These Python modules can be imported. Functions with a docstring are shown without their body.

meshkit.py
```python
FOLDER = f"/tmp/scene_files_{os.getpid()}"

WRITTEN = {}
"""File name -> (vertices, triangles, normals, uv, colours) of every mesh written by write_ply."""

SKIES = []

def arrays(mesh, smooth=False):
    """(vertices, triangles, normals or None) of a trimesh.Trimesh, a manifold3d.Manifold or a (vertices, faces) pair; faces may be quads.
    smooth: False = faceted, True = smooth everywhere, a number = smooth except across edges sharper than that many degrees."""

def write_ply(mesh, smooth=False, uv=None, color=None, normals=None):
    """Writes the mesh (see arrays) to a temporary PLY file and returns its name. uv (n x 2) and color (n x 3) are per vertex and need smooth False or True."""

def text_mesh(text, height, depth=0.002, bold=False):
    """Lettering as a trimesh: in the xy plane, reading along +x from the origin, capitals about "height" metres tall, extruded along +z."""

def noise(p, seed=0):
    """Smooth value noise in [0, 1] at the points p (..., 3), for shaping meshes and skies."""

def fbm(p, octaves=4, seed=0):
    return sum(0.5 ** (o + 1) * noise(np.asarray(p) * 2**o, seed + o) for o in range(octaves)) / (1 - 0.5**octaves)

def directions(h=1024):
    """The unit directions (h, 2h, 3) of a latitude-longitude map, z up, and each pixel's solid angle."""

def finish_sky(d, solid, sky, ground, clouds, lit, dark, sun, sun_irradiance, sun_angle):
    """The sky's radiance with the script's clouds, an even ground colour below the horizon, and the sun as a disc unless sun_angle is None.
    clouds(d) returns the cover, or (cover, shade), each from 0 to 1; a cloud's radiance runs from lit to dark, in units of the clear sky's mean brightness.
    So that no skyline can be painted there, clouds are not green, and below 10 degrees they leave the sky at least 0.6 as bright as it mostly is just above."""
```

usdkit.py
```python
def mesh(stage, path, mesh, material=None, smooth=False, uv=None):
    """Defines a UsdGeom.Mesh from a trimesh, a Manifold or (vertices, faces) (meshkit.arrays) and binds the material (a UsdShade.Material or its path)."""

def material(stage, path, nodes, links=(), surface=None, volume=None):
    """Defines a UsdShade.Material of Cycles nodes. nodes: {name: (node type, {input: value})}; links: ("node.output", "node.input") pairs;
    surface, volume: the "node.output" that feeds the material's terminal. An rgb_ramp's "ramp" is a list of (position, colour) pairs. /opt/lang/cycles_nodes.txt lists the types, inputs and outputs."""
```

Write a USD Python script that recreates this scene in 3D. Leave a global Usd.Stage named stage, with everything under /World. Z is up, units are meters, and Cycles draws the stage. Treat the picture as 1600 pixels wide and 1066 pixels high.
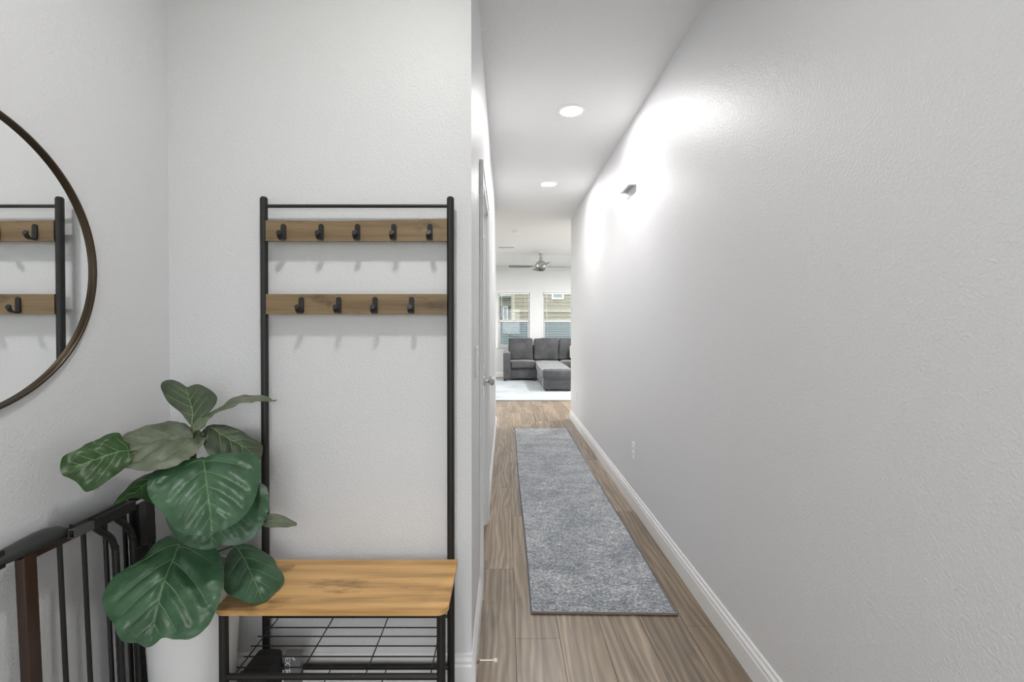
import math, random
import numpy as np
import trimesh, manifold3d as m3
import shapely.geometry as sg
from shapely.ops import unary_union
from scipy.spatial import Delaunay
from pxr import Usd, UsdGeom, UsdLux, Gf, Sdf, UsdShade
import usdkit, meshkit

# ------------------------------------------------------------------ camera, sky, sun, exposure
stage = Usd.Stage.CreateInMemory()
UsdGeom.SetStageUpAxis(stage, 'Z'); UsdGeom.SetStageMetersPerUnit(stage, 1.0)
UsdGeom.Xform.Define(stage, '/World'); UsdGeom.Scope.Define(stage, '/World/Looks')
EYE = 1.285
F_PX, PITCH = 725.0, 0.6
VP_X, VP_Y = 789.0, 508.0 + 725.0 * math.tan(math.radians(PITCH))
cam = UsdGeom.Camera.Define(stage, '/World/camera')
cam.CreateHorizontalApertureAttr(36.0); cam.CreateFocalLengthAttr(36.0 * F_PX / 1600.0)
cam.CreateHorizontalApertureOffsetAttr((800.0 - VP_X) / 1600.0 * 36.0)
cam.CreateVerticalApertureOffsetAttr(-(533.0 - VP_Y) / 1600.0 * 36.0)
cam.CreateClippingRangeAttr(Gf.Vec2f(0.05, 500.0))
cam.CreateExposureAttr(0.2)
cam.AddTranslateOp().Set(Gf.Vec3d(0, 0, EYE)); cam.AddRotateXOp().Set(90.0 - PITCH)

dome = UsdLux.DomeLight.Define(stage, '/World/sky')
dome.CreateColorAttr(Gf.Vec3f(0.93, 0.965, 1.0)); dome.CreateIntensityAttr(1.35)
sun = UsdLux.DistantLight.Define(stage, '/World/sun')
sun.CreateColorAttr(Gf.Vec3f(1.0, 0.95, 0.87)); sun.CreateIntensityAttr(0.2); sun.CreateAngleAttr(0.6)
sun.AddRotateZOp().Set(28.0); sun.AddRotateXOp().Set(38.0)     # high, from behind the house
FOYER = [(-.30, .70)]      # foyer downlight, above and behind the frame
LIVING = [(-1.3, 8.7), (2.3, 7.3), (3.6, 8.4), (2.2, 8.9)]   # living room downlights
LAMP_FOYER, LAMP_HALL, LAMP_LIVING = 255.0, 262.0, 1350.0            # radiance of a ceiling downlight's diffuser

# ------------------------------------------------------------------ helpers
def mat(name, nodes, links=(), surface='p.BSDF', volume=None):
    return usdkit.material(stage, '/World/Looks/' + name, nodes, links, surface, volume)

def plain(name, color, rough=0.5, bump=0.0, bscale=200.0, vary=0.0, vscale=6.0, **kw):
    n = {'p': ('principled_bsdf', dict(base_color=color, roughness=rough, **kw)), 'g': ('geometry', {})}
    l = []
    if bump:
        n['bn'] = ('noise_texture', dict(scale=bscale, detail=3.0)); n['b'] = ('bump', dict(distance=bump, strength=1.0))
        l += [('g.position', 'bn.vector'), ('bn.fac', 'b.height'), ('b.normal', 'p.normal')]
    if vary:
        n['vn'] = ('noise_texture', dict(scale=vscale, detail=4.0))
        n['r'] = ('rgb_ramp', {'ramp': [(0.3, tuple(c * (1 - vary) for c in color)), (0.7, tuple(min(1, c * (1 + vary)) for c in color))]})
        l += [('g.position', 'vn.vector'), ('vn.fac', 'r.fac'), ('r.color', 'p.base_color')]
    return mat(name, n, l)

used = {}
def numbered(parent, name):
    k = used.get((parent, name), -1) + 1; used[(parent, name)] = k
    return f'{parent}/{name}' if k == 0 else f'{parent}/{name}_{k:03d}'

LOC = {}
def tag(prim, label=None, cat=None, group=None, kind=None):
    for k, v in (('label', label), ('category', cat), ('group', group), ('kind', kind)):
        if v: prim.SetCustomDataByKey(k, v)

def thing(name, label=None, cat=None, loc=(0, 0, 0), group=None, kind=None):
    path = numbered('/World', name)
    x = UsdGeom.Xform.Define(stage, path); x.AddTranslateOp().Set(Gf.Vec3d(*map(float, loc)))
    tag(x.GetPrim(), label, cat, group, kind); LOC[path] = np.array(loc, float)
    return path

def root_of(path):
    return '/'.join(path.split('/')[:3])

def part(parent, name, mesh, material, smooth=False, uv=None, label=None, kind=None):
    """A part (or sub-part) given in world coordinates."""
    path = numbered(parent, name)
    v, f, _ = meshkit.arrays(mesh); o = LOC[root_of(parent)]
    m = usdkit.mesh(stage, path, trimesh.Trimesh(v - o, f, process=False), material, smooth, uv)
    tag(m.GetPrim(), label, kind=kind)
    return path

def single(name, mesh, material, label=None, cat=None, group=None, kind=None, smooth=False):
    path = numbered('/World', name); LOC[path] = np.zeros(3)
    m = usdkit.mesh(stage, path, mesh, material, smooth); tag(m.GetPrim(), label, cat, group, kind)
    return path

def copy_of(src, name, loc, label, cat, group=None):
    x = thing(name, label, cat, loc, group); p = stage.GetPrimAtPath(x)
    for c in list(stage.GetPrimAtPath(src).GetChildren()):
        q = stage.DefinePrim(x + '/' + c.GetName()); q.GetReferences().AddInternalReference(c.GetPath())
    return x

cat_ = trimesh.util.concatenate
def box(x0, x1, y0, y1, z0, z1, b=0.0):
    x0, x1 = sorted((x0, x1)); y0, y1 = sorted((y0, y1)); z0, z1 = sorted((z0, z1))
    if not b:
        m = trimesh.creation.box([x1 - x0, y1 - y0, z1 - z0]); m.apply_translation([(x0 + x1) / 2, (y0 + y1) / 2, (z0 + z1) / 2]); return m
    P = []
    for x, sx in ((x0, 1), (x1, -1)):
        for y, sy in ((y0, 1), (y1, -1)):
            for z, sz in ((z0, 1), (z1, -1)):
                P += [(x, y + sy * b, z + sz * b), (x + sx * b, y, z + sz * b), (x + sx * b, y + sy * b, z)]
    return trimesh.Trimesh(P).convex_hull

def soft_box(x0, x1, y0, y1, z0, z1, r, refine=0.05, puff=0.0, noise=0.0, seed=0, axes=(0, 1, 2)):
    """A cushion: hull of corner spheres, refined, puffed and slightly lumpy."""
    s = m3.Manifold.sphere(r, 20); cs = [s.translate([x, y, z]) for x in (x0 + r, x1 - r) for y in (y0 + r, y1 - r) for z in (z0 + r, z1 - r)]
    m = m3.Manifold.batch_hull(cs).refine_to_length(refine); mm = m.to_mesh()
    v, f = np.array(mm.vert_properties[:, :3], float), np.array(mm.tri_verts)
    c = np.array([(x0 + x1) / 2, (y0 + y1) / 2, (z0 + z1) / 2]); h = np.array([x1 - x0, y1 - y0, z1 - z0]) / 2
    q = (v - c) / h
    if puff:
        for a in axes:
            o = [k for k in range(3) if k != a]
            v[:, a] += puff * q[:, a] * np.clip(1 - q[:, o[0]] ** 2, 0, 1) * np.clip(1 - q[:, o[1]] ** 2, 0, 1)
    if noise:
        t = trimesh.Trimesh(v, f, process=False); n = t.vertex_normals
        v = v + n * (meshkit.fbm(v * 7 + seed * 3.1, 3, seed)[:, None] - 0.5) * noise
    return trimesh.Trimesh(v, f, process=False)

def sweep(pts, prof, up=(0, 0, 1), closed=False):
    """Sweeps a closed 2-D profile (side, up) along a polyline."""
    p = np.asarray(pts, float); prof = np.asarray(prof, float); n, k = len(p), len(prof)
    t = (np.roll(p, -1, 0) - np.roll(p, 1, 0)) if closed else np.gradient(p, axis=0)
    t /= np.linalg.norm(t, axis=1, keepdims=True)
    up = np.asarray(up, float); s = np.cross(t, up); s /= np.linalg.norm(s, axis=1, keepdims=True) + 1e-12; u = np.cross(s, t)
    v = (p[:, None] + prof[None, :, :1] * s[:, None] + prof[None, :, 1:] * u[:, None]).reshape(-1, 3)
    F = []
    for i in range(n if closed else n - 1):
        j = (i + 1) % n
        for a in range(k):
            b = (a + 1) % k; F += [(i * k + a, j * k + a, j * k + b), (i * k + a, j * k + b, i * k + b)]
    if not closed:
        c0, c1 = len(v), len(v) + 1; v = np.vstack([v, p[0], p[-1]])
        for a in range(k):
            b = (a + 1) % k; F += [(c0, a, b), (c1, (n - 1) * k + b, (n - 1) * k + a)]
    m = trimesh.Trimesh(v, F, process=False); m.fix_normals(); return m

def circ(r, n=12): a = np.arange(n) * 2 * math.pi / n; return np.stack([r * np.cos(a), r * np.sin(a)], 1)
def rect(w, h, b=0.0):
    w, h = w / 2, h / 2
    if not b: return [(-w, -h), (w, -h), (w, h), (-w, h)]
    return [(-w + b, -h), (w - b, -h), (w, -h + b), (w, h - b), (w - b, h), (-w + b, h), (-w, h - b), (-w, -h + b)]
def tube(pts, r, n=12):
    p = np.asarray(pts, float); d = p[-1] - p[0]
    return sweep(p, circ(r, n), (0, 0, 1) if abs(d[2]) < 0.8 * np.linalg.norm(d) else (0, 1, 0))
def post(x, y, z0, z1, r, n=20, b=0.002):
    return lathe([(0, z0), (r - b, z0), (r, z0 + b), (r, z1 - b), (r - b, z1), (0, z1)], (x, y), n)
def lathe(prof, xy=(0, 0), n=32):
    m = trimesh.creation.revolve(np.asarray(prof, float), sections=n); m.apply_translation([xy[0], xy[1], 0]); m.fix_normals(); return m
def turn(mesh, ang, axis, at):
    mesh.apply_transform(trimesh.transformations.rotation_matrix(math.radians(ang), axis, at)); return mesh
def bez(pts, n=12):
    """Catmull-Rom through the points."""
    p = np.asarray(pts, float); p = np.vstack([2 * p[0] - p[1], p, 2 * p[-1] - p[-2]]); out = []
    for i in range(1, len(p) - 2):
        for t in np.linspace(0, 1, n, endpoint=False):
            a, b, c, d = p[i - 1:i + 3]
            out.append(0.5 * (2 * b + (c - a) * t + (2 * a - 5 * b + 4 * c - d) * t ** 2 + (3 * b - a - 3 * c + d) * t ** 3))
    return np.array(out + [p[-2]])
def prism(poly, axis, a0, a1):
    """Extrudes a 2-D polygon along 'x', 'y' or 'z'; the polygon is in the two other axes in order."""
    m = trimesh.creation.extrude_polygon(poly if hasattr(poly, 'exterior') else sg.Polygon(poly), a1 - a0, engine='earcut'); v = np.array(m.vertices)
    w = {'x': np.stack([v[:, 2] + a0, v[:, 0], v[:, 1]], 1), 'y': np.stack([v[:, 0], v[:, 2] + a0, v[:, 1]], 1), 'z': np.stack([v[:, 0], v[:, 1], v[:, 2] + a0], 1)}[axis]
    m = trimesh.Trimesh(w, m.faces, process=False); m.fix_normals(); return m

# ------------------------------------------------------------------ materials
def wall_paint(name, color, rough, scale, depth, level=0.5):
    """Satin paint over sprayed orange-peel texture."""
    return mat(name, {'g': ('geometry', {}), 'n1': ('noise_texture', dict(scale=scale, detail=2.0, roughness=0.45, distortion=0.4)),
        'r1': ('map_range', dict(from_min=0.42, from_max=0.72, to_min=0.0, to_max=1.0, clamp=True)),
        'n2': ('noise_texture', dict(scale=scale * 3.4, detail=2.0)), 's': ('math', dict(math_type='multiply_add', value2=0.16)),
        'b': ('bump', dict(distance=depth, strength=1.0)), 'p': ('principled_bsdf', dict(base_color=color, roughness=rough, specular_ior_level=level))},
        [('g.position', 'n1.vector'), ('g.position', 'n2.vector'), ('n1.fac', 'r1.value'), ('n2.fac', 's.value1'), ('r1.result', 's.value3'), ('s.value', 'b.height'), ('b.normal', 'p.normal')])
M_wall = wall_paint('wall_paint', (0.75, 0.75, 0.762), 0.42, 130.0, 0.00055, 0.38)
M_ceil = wall_paint('ceiling_paint', (0.86, 0.86, 0.86), 0.7, 40.0, 0.0010, 0.3)
M_trim = plain('trim_white', (0.86, 0.86, 0.86), 0.32)
M_door = plain('door_white', (0.84, 0.84, 0.84), 0.35)
M_plastic = plain('white_plastic', (0.90, 0.90, 0.89), 0.35)
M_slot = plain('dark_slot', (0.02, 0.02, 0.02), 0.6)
M_nickel = plain('brushed_nickel', (0.55, 0.54, 0.52), 0.32, metallic=1.0)
M_steel = plain('bright_steel', (0.7, 0.7, 0.71), 0.2, metallic=1.0)
M_black = plain('black_powder_coat', (0.013, 0.0125, 0.0115), 0.45, bump=0.0003, bscale=900.0)
M_blackgloss = plain('black_gloss', (0.012, 0.012, 0.013), 0.25)
M_greyplast = plain('dark_grey_plastic', (0.045, 0.045, 0.045), 0.38)
M_gunmetal = plain('gunmetal', (0.16, 0.16, 0.155), 0.4, metallic=0.6)
M_bronze = plain('bronze_frame', (0.075, 0.056, 0.038), 0.35, metallic=0.85)
M_mirror = plain('mirror_glass', (0.93, 0.94, 0.94), 0.015, metallic=1.0)
M_ceramic = plain('white_planter', (0.86, 0.86, 0.86), 0.3)
M_soil = plain('soil', (0.05, 0.035, 0.025), 0.9, bump=0.01, bscale=90.0)
M_stem = plain('brown_bark', (0.12, 0.085, 0.05), 0.8, bump=0.003, bscale=120.0)
M_glow = mat('lamp_glow', {'e': ('emission', dict(color=(1.0, 0.985, 0.965), strength=3.0))}, surface='e.emission')
M_foot = plain('black_foot', (0.015, 0.015, 0.015), 0.5)

def wood(name, stops, along, scale, knots=0.35, rough=0.42, off=(0, 0, 0), rings=0.5, wave=0.35, wdist=9.0, fib=0.26, spec=0.5):
    """Printed or sawn wood: stretched noise, drawn-out rings, fine fibre and knots. along: 0 = x, 1 = y, 2 = z."""
    s = [scale] * 3; s[along] = scale * 0.085
    fs = [scale * 11] * 3; fs[along] = scale * 0.28
    vs = [scale] * 3; vs[along] = scale * 0.15
    ks = [scale * 0.75] * 3; ks[along] = scale * 0.26
    n = {'g': ('geometry', {}), 'm': ('mapping', dict(scale=s, location=off)), 'mf': ('mapping', dict(scale=fs, location=off)), 'mv': ('mapping', dict(scale=vs, location=off)), 'mk': ('mapping', dict(scale=ks, location=off)),
         'n': ('noise_texture', dict(scale=1.0, detail=5.0, roughness=0.55, distortion=0.7)), 'w': ('wave_texture', dict(scale=wave, distortion=wdist, detail=1.6, detail_scale=0.8, detail_roughness=0.5, bands_direction='x' if along else 'y', profile='sine')),
         'f': ('noise_texture', dict(scale=1.0, detail=3.0)), 'k': ('noise_texture', dict(scale=1.0, detail=4.0, roughness=0.6)),
         'mw': ('mix_float', dict(fac=rings * 0.55)), 'mm': ('mix_float', dict(fac=fib)), 'r': ('rgb_ramp', {'ramp': stops}),
         'kr': ('map_range', dict(from_min=0.57, from_max=0.72, to_min=0.0, to_max=knots, clamp=True)), 'mx': ('mix_color', dict(b=tuple(c * 0.28 for c in stops[0][1]))),
         'b': ('bump', dict(distance=0.0004, strength=0.6)), 'p': ('principled_bsdf', dict(roughness=rough, specular_ior_level=spec))}
    l = [('g.position', 'm.vector'), ('g.position', 'mf.vector'), ('g.position', 'mk.vector'), ('m.vector', 'n.vector'), ('mv.vector', 'w.vector'), ('g.position', 'mv.vector'), ('mf.vector', 'f.vector'), ('mk.vector', 'k.vector'),
         ('n.fac', 'mw.a'), ('w.fac', 'mw.b'), ('mw.result', 'mm.a'), ('f.fac', 'mm.b'), ('mm.result', 'r.fac'), ('k.fac', 'kr.value'), ('kr.result', 'mx.fac'), ('r.color', 'mx.a'),
         ('mx.result', 'p.base_color'), ('f.fac', 'b.height'), ('b.normal', 'p.normal')]
    return mat(name, n, l)
tones = [(1.0, 1.0, 1.0), (1.16, 1.14, 1.12), (0.82, 0.81, 0.79), (1.08, 1.05, 1.0), (0.90, 0.92, 0.96), (1.0, 0.98, 0.98), (1.24, 1.25, 1.28), (0.76, 0.73, 0.68)]
M_plank = []
for i, t in enumerate(tones):
    c = lambda a: tuple(x * y for x, y in zip(a, t))
    M_plank.append(wood(f'floor_plank_{i}', [(0.29, c((0.115, 0.080, 0.050))), (0.43, c((0.205, 0.152, 0.104))), (0.55, c((0.29, 0.222, 0.158))), (0.73, c((0.46, 0.375, 0.28)))], 1, 13.0, 0.35, 0.35,
                        (i * 3.7, i * 5.3, 0), 0.43, 0.75, 14.0, 0.36, 0.85))
M_bench = wood('rustic_bench_wood', [(0.28, (0.36, 0.20, 0.075)), (0.45, (0.64, 0.365, 0.135)), (0.6, (0.80, 0.48, 0.185)), (0.8, (0.86, 0.57, 0.26))], 0, 15.0, 0.8, 0.42, (3, 1, 0), 0.35)
M_board = wood('rustic_board_wood', [(0.28, (0.12, 0.08, 0.042)), (0.45, (0.23, 0.155, 0.08)), (0.6, (0.31, 0.215, 0.115)), (0.8, (0.40, 0.29, 0.165))], 0, 17.0, 0.8, 0.5, (5, 2, 7), 0.35)
M_rail = wood('dark_stained_wood', [(0.3, (0.022, 0.010, 0.006)), (0.6, (0.055, 0.024, 0.014)), (0.8, (0.085, 0.04, 0.022))], 1, 20.0, 0.2, 0.3)
M_postwood = wood('bronze_stained_wood', [(0.3, (0.022, 0.010, 0.006)), (0.6, (0.045, 0.021, 0.012)), (0.8, (0.085, 0.042, 0.024))], 2, 24.0, 0.2, 0.35)

def rug_mat(name, dark, mid, light, pale, patch=3.2, speck=210.0, amp=0.5, pamp=0.9):
    return mat(name, {'g': ('geometry', {}), 'mp': ('mapping', dict(scale=(0.7, 1.0, 1.0))), 'n1': ('noise_texture', dict(scale=patch, detail=5.0, roughness=0.65, distortion=0.4)), 'n2': ('noise_texture', dict(scale=speck, detail=3.0, roughness=0.7)),
        'n3': ('noise_texture', dict(scale=speck * 0.28, detail=3.0)), 'a': ('math', dict(math_type='multiply_add', value2=pamp, value3=0.33 - amp / 2 - pamp / 2)), 'a2': ('math', dict(math_type='multiply_add', value2=amp)), 'a3': ('math', dict(math_type='multiply_add', value2=0.35)),
        'r': ('rgb_ramp', {'ramp': [(0.32, dark), (0.5, mid), (0.66, light), (0.84, pale)]}), 'b': ('bump', dict(distance=0.006, strength=0.9)), 'p': ('principled_bsdf', dict(roughness=0.92, sheen_weight=0.25, sheen_roughness=0.6, specular_ior_level=0.1))},
        [('g.position', 'mp.vector'), ('mp.vector', 'n1.vector'), ('mp.vector', 'n2.vector'), ('mp.vector', 'n3.vector'), ('n1.fac', 'a.value1'), ('n2.fac', 'a2.value1'), ('a.value', 'a2.value3'), ('n3.fac', 'a3.value1'), ('a2.value', 'a3.value3'),
         ('a3.value', 'r.fac'), ('r.color', 'p.base_color'), ('n2.fac', 'b.height'), ('b.normal', 'p.normal')])
M_runner = rug_mat('runner_pile', (0.16, 0.178, 0.205), (0.34, 0.36, 0.385), (0.47, 0.485, 0.50), (0.80, 0.80, 0.78), 5.0, 105.0, 1.6, 0.6)
M_binding = plain('rug_binding', (0.12, 0.14, 0.17), 0.9, bump=0.002, bscale=400.0)
M_backing = plain('rug_backing', (0.17, 0.15, 0.13), 0.9)
M_liverug = rug_mat('pale_rug_pile', (0.27, 0.305, 0.33), (0.37, 0.40, 0.425), (0.44, 0.46, 0.48), (0.53, 0.545, 0.555), 2.2, 90.0)
M_sofa = plain('grey_velour', (0.07, 0.07, 0.074), 0.85, vary=0.28, vscale=5.0, bump=0.002, bscale=300.0, sheen_weight=0.7, sheen_roughness=0.35, sheen_tint=(0.8, 0.8, 0.82))
M_pillow = plain('cream_fabric', (0.7, 0.68, 0.64), 0.9, bump=0.002, bscale=250.0)

def leaf_mat(name, a, b, c, rough=0.40):
    return mat(name, {'g': ('geometry', {}), 'n': ('noise_texture', dict(scale=14.0, detail=4.0, roughness=0.6)), 'n2': ('noise_texture', dict(scale=130.0, detail=2.0)), 'r': ('rgb_ramp', {'ramp': [(0.3, a), (0.52, b), (0.74, c)]}),
        'rb': ('mix_color', dict(b=(0.105, 0.17, 0.06))), 'bp': ('bump', dict(distance=0.0012, strength=0.25)), 'p': ('principled_bsdf', dict(roughness=rough, specular_ior_level=0.55)), 't': ('translucent_bsdf', dict(color=(0.10, 0.22, 0.03))), 'm': ('mix_closure', dict(fac=0.10))},
        [('g.position', 'n.vector'), ('g.position', 'n2.vector'), ('n.fac', 'r.fac'), ('r.color', 'rb.a'), ('g.backfacing', 'rb.fac'), ('rb.result', 'p.base_color'), ('n2.fac', 'bp.height'), ('bp.normal', 'p.normal'), ('p.BSDF', 'm.closure1'), ('t.BSDF', 'm.closure2')], 'm.closure')
M_leaf = leaf_mat('fig_leaf', (0.026, 0.075, 0.033), (0.045, 0.118, 0.056), (0.074, 0.165, 0.086), 0.38)
M_leafdust = leaf_mat('fig_leaf_dusty', (0.085, 0.11, 0.065), (0.145, 0.17, 0.11), (0.23, 0.24, 0.17), 0.48)
M_leafolive = leaf_mat('fig_leaf_olive', (0.032, 0.052, 0.026), (0.055, 0.078, 0.042), (0.085, 0.11, 0.065), 0.5)
M_leafdark = leaf_mat('fig_leaf_dark', (0.02, 0.06, 0.012), (0.032, 0.085, 0.02), (0.05, 0.12, 0.03), 0.4)
M_vein = plain('fig_vein', (0.20, 0.34, 0.13), 0.5)
M_siding = plain('beige_siding', (0.17, 0.143, 0.098), 0.7, vary=0.06, vscale=0.6)
M_siding2 = plain('cream_siding', (0.22, 0.21, 0.17), 0.7, vary=0.05, vscale=0.6)
M_fence = plain('pale_vinyl', (0.26, 0.295, 0.315), 0.45)
M_grass = plain('lawn_green', (0.06, 0.12, 0.03), 0.9, vary=0.4, vscale=3.0)
M_hedge = plain('hedge_green', (0.025, 0.06, 0.02), 0.8, vary=0.5, vscale=12.0)
M_roof = plain('roof_shingle', (0.16, 0.18, 0.17), 0.8, vary=0.3, vscale=9.0)
M_darkglass = plain('dark_house_glass', (0.10, 0.14, 0.17), 0.08)
M_shutter = plain('dark_shutter', (0.035, 0.042, 0.045), 0.6)
M_pane = mat('window_pane', {'f': ('fresnel', dict(IOR=1.45)), 't': ('transparent_bsdf', dict(color=(0.94, 0.96, 0.95))), 'gl': ('glossy_bsdf', dict(color=(1, 1, 1), roughness=0.02)), 'm': ('mix_closure', {})},
             [('f.fac', 'm.fac'), ('t.BSDF', 'm.closure1'), ('gl.BSDF', 'm.closure2')], 'm.closure')
M_screen = mat('insect_screen', {'t': ('transparent_bsdf', dict(color=(0.74, 0.78, 0.80))), 'd': ('diffuse_bsdf', dict(color=(0.20, 0.22, 0.24))), 'm': ('mix_closure', dict(fac=0.18))}, [('t.BSDF', 'm.closure1'), ('d.BSDF', 'm.closure2')], 'm.closure')
M_blind = plain('blind_slat', (0.80, 0.80, 0.79), 0.4)
M_concrete = plain('porch_concrete', (0.55, 0.54, 0.52), 0.8, vary=0.15, vscale=5.0)
M_film = plain('smoky_clear_film', (0.19, 0.19, 0.195), 0.12)
M_ink = plain('white_ink', (0.75, 0.75, 0.76), 0.4)
M_bagcloth = plain('black_bag_cloth', (0.018, 0.018, 0.02), 0.65, bump=0.002, bscale=400.0)
M_warmbrass = plain('satin_brass', (0.55, 0.45, 0.36), 0.35, metallic=1.0)
M_rubber = plain('white_rubber', (0.75, 0.74, 0.71), 0.6)
M_cream = plain('cream_trim', (0.29, 0.265, 0.20), 0.6)
M_louvre = plain('vent_grey', (0.42, 0.42, 0.42), 0.5)
M_fan = plain('fan_blade_silver', (0.2, 0.2, 0.2), 0.4)
M_stalk = plain('leaf_stalk', (0.07, 0.13, 0.04), 0.55)

# ------------------------------------------------------------------ the setting
XL, XR, XH = -1.184, 0.9065, -0.118       # foyer left wall, right wall, hall's left wall
YB, YF, YFAR = 1.637, -1.5, 11.47         # wall behind the coat rack, entry wall, far wall
YLE, YRE, HC = 5.95, 6.38, 2.738          # where the hall's walls end; ceiling height
LX0, LX1 = -3.0, 4.5                      # living room
rng = random.Random(4)

fl = thing('floor', kind='structure')
part(fl, 'subfloor', cat_([box(XL - .1, XR + .1, YF - .1, YB, -.1, -.0085), box(XH - .1, XR + .1, YB, YRE, -.1, -.0085), box(LX0, LX1, YLE, YFAR + .1, -.1, -.0085)]), M_slot)
PW, PL, SEAM = 0.182, 1.22, 0.0435
def plank_mesh(x0, x1, y0, y1):
    g, c = 0.0004, 0.0008
    return box(x0 + g, x1 - g, y0 + g, y1 - g, -.008, 0, c)
phase = {-1: 2.43, 0: 3.108 - PL, 4: 1.968, 1: 1.12, 2: 2.52, 3: 1.45}
tone_of = {(-1, 0): 6, (0, 0): 5, (0, 1): 4, (4, 0): 7, (4, -1): 7, (1, 0): 3, (2, -1): 5, (3, 0): 2}
far_planks = []
for k in range(-17, 25):
    x0, x1 = SEAM + k * PW, SEAM + (k + 1) * PW
    ph = phase.get(k, rng.uniform(0, PL))
    for j in range(-4, 10):
        y0, y1 = ph + j * PL, ph + (j + 1) * PL
        for (rx0, rx1, ry0, ry1) in ((XL, SEAM - PW, YF, YB), (SEAM - PW, SEAM + 5 * PW, YF, YFAR), (LX0, SEAM - PW, YLE - .05, YFAR), (SEAM + 5 * PW, LX1, YRE - .05, YFAR)):
            a0, a1, b0, b1 = max(x0, rx0), min(x1, rx1), max(y0, ry0), min(y1, ry1)
            if a1 - a0 < .005 or b1 - b0 < .005: continue
            if b0 > 8.0 or a0 > 2.2 or a1 < -1.2:
                far_planks.append(plank_mesh(a0, a1, b0, b1))
            else:
                part(fl, 'plank', plank_mesh(a0, a1, b0, b1), M_plank[tone_of.get((k, j), rng.randrange(6))])
part(fl, 'plank_run', cat_(far_planks), M_plank[0], kind='stuff')

single('ceiling', cat_([box(LX0 - .2, LX1 + .2, YF - .2, YFAR + .2, HC, HC + .15)]), M_ceil, kind='structure')
T = 0.1
single('wall_left', box(XL - T, XL, YF, YB, 0, HC), M_wall, kind='structure')
single('wall_right', box(XR, XR + T, YF, YRE, 0, HC), M_wall, kind='structure')
single('wall_back', box(XL - T, XH, YB, YB + T, 0, HC), M_wall, kind='structure')
D0, D1, DZ = 2.205, 2.985, 2.0            # the hall door's opening
single('wall_hall', cat_([box(XH - T, XH, YB + T, D0, 0, HC), box(XH - T, XH, D1, YLE, 0, HC), box(XH - T, XH, D0, D1, DZ, HC)]), M_wall, kind='structure')
single('wall_living_front', cat_([box(LX0, XH - T, YLE - T, YLE, 0, HC), box(XR + T, LX1, YRE - T, YRE, 0, HC)]), M_wall, kind='structure')
FD0, FD1, FDZ = -0.66, 0.80, 2.15         # entry doorway, open, behind the camera
single('wall_front', cat_([box(XL - T, FD0, YF - T, YF, 0, HC), box(FD1, XR + T, YF - T, YF, 0, HC), box(FD0, FD1, YF - T, YF, FDZ, HC)]), M_wall, kind='structure')
def holed(x0, x1, z0, z1, holes):
    """A wall in the xz plane, cut into boxes around its holes (x0, x1, z0, z1)."""
    out, x = [], x0
    for (a, b, c, d) in sorted(holes):
        out.append((x, a, z0, z1)); out.append((a, b, z0, c)); out.append((a, b, d, z1)); x = b
    return out + [(x, x1, z0, z1)]
WZ0, WZ1 = 0.735, 2.085
WIN = [(-1.275, -0.455), (-0.175, 0.620), (0.935, 1.735), (2.05, 2.85)]
single('wall_far', cat_([box(a, b, YFAR, YFAR + .14, c, d) for a, b, c, d in holed(LX0 - T, LX1 + T, 0, HC, [(a, b, WZ0, WZ1) for a, b in WIN]) if b - a > 1e-6 and d - c > 1e-6]), M_wall, kind='structure')
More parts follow.
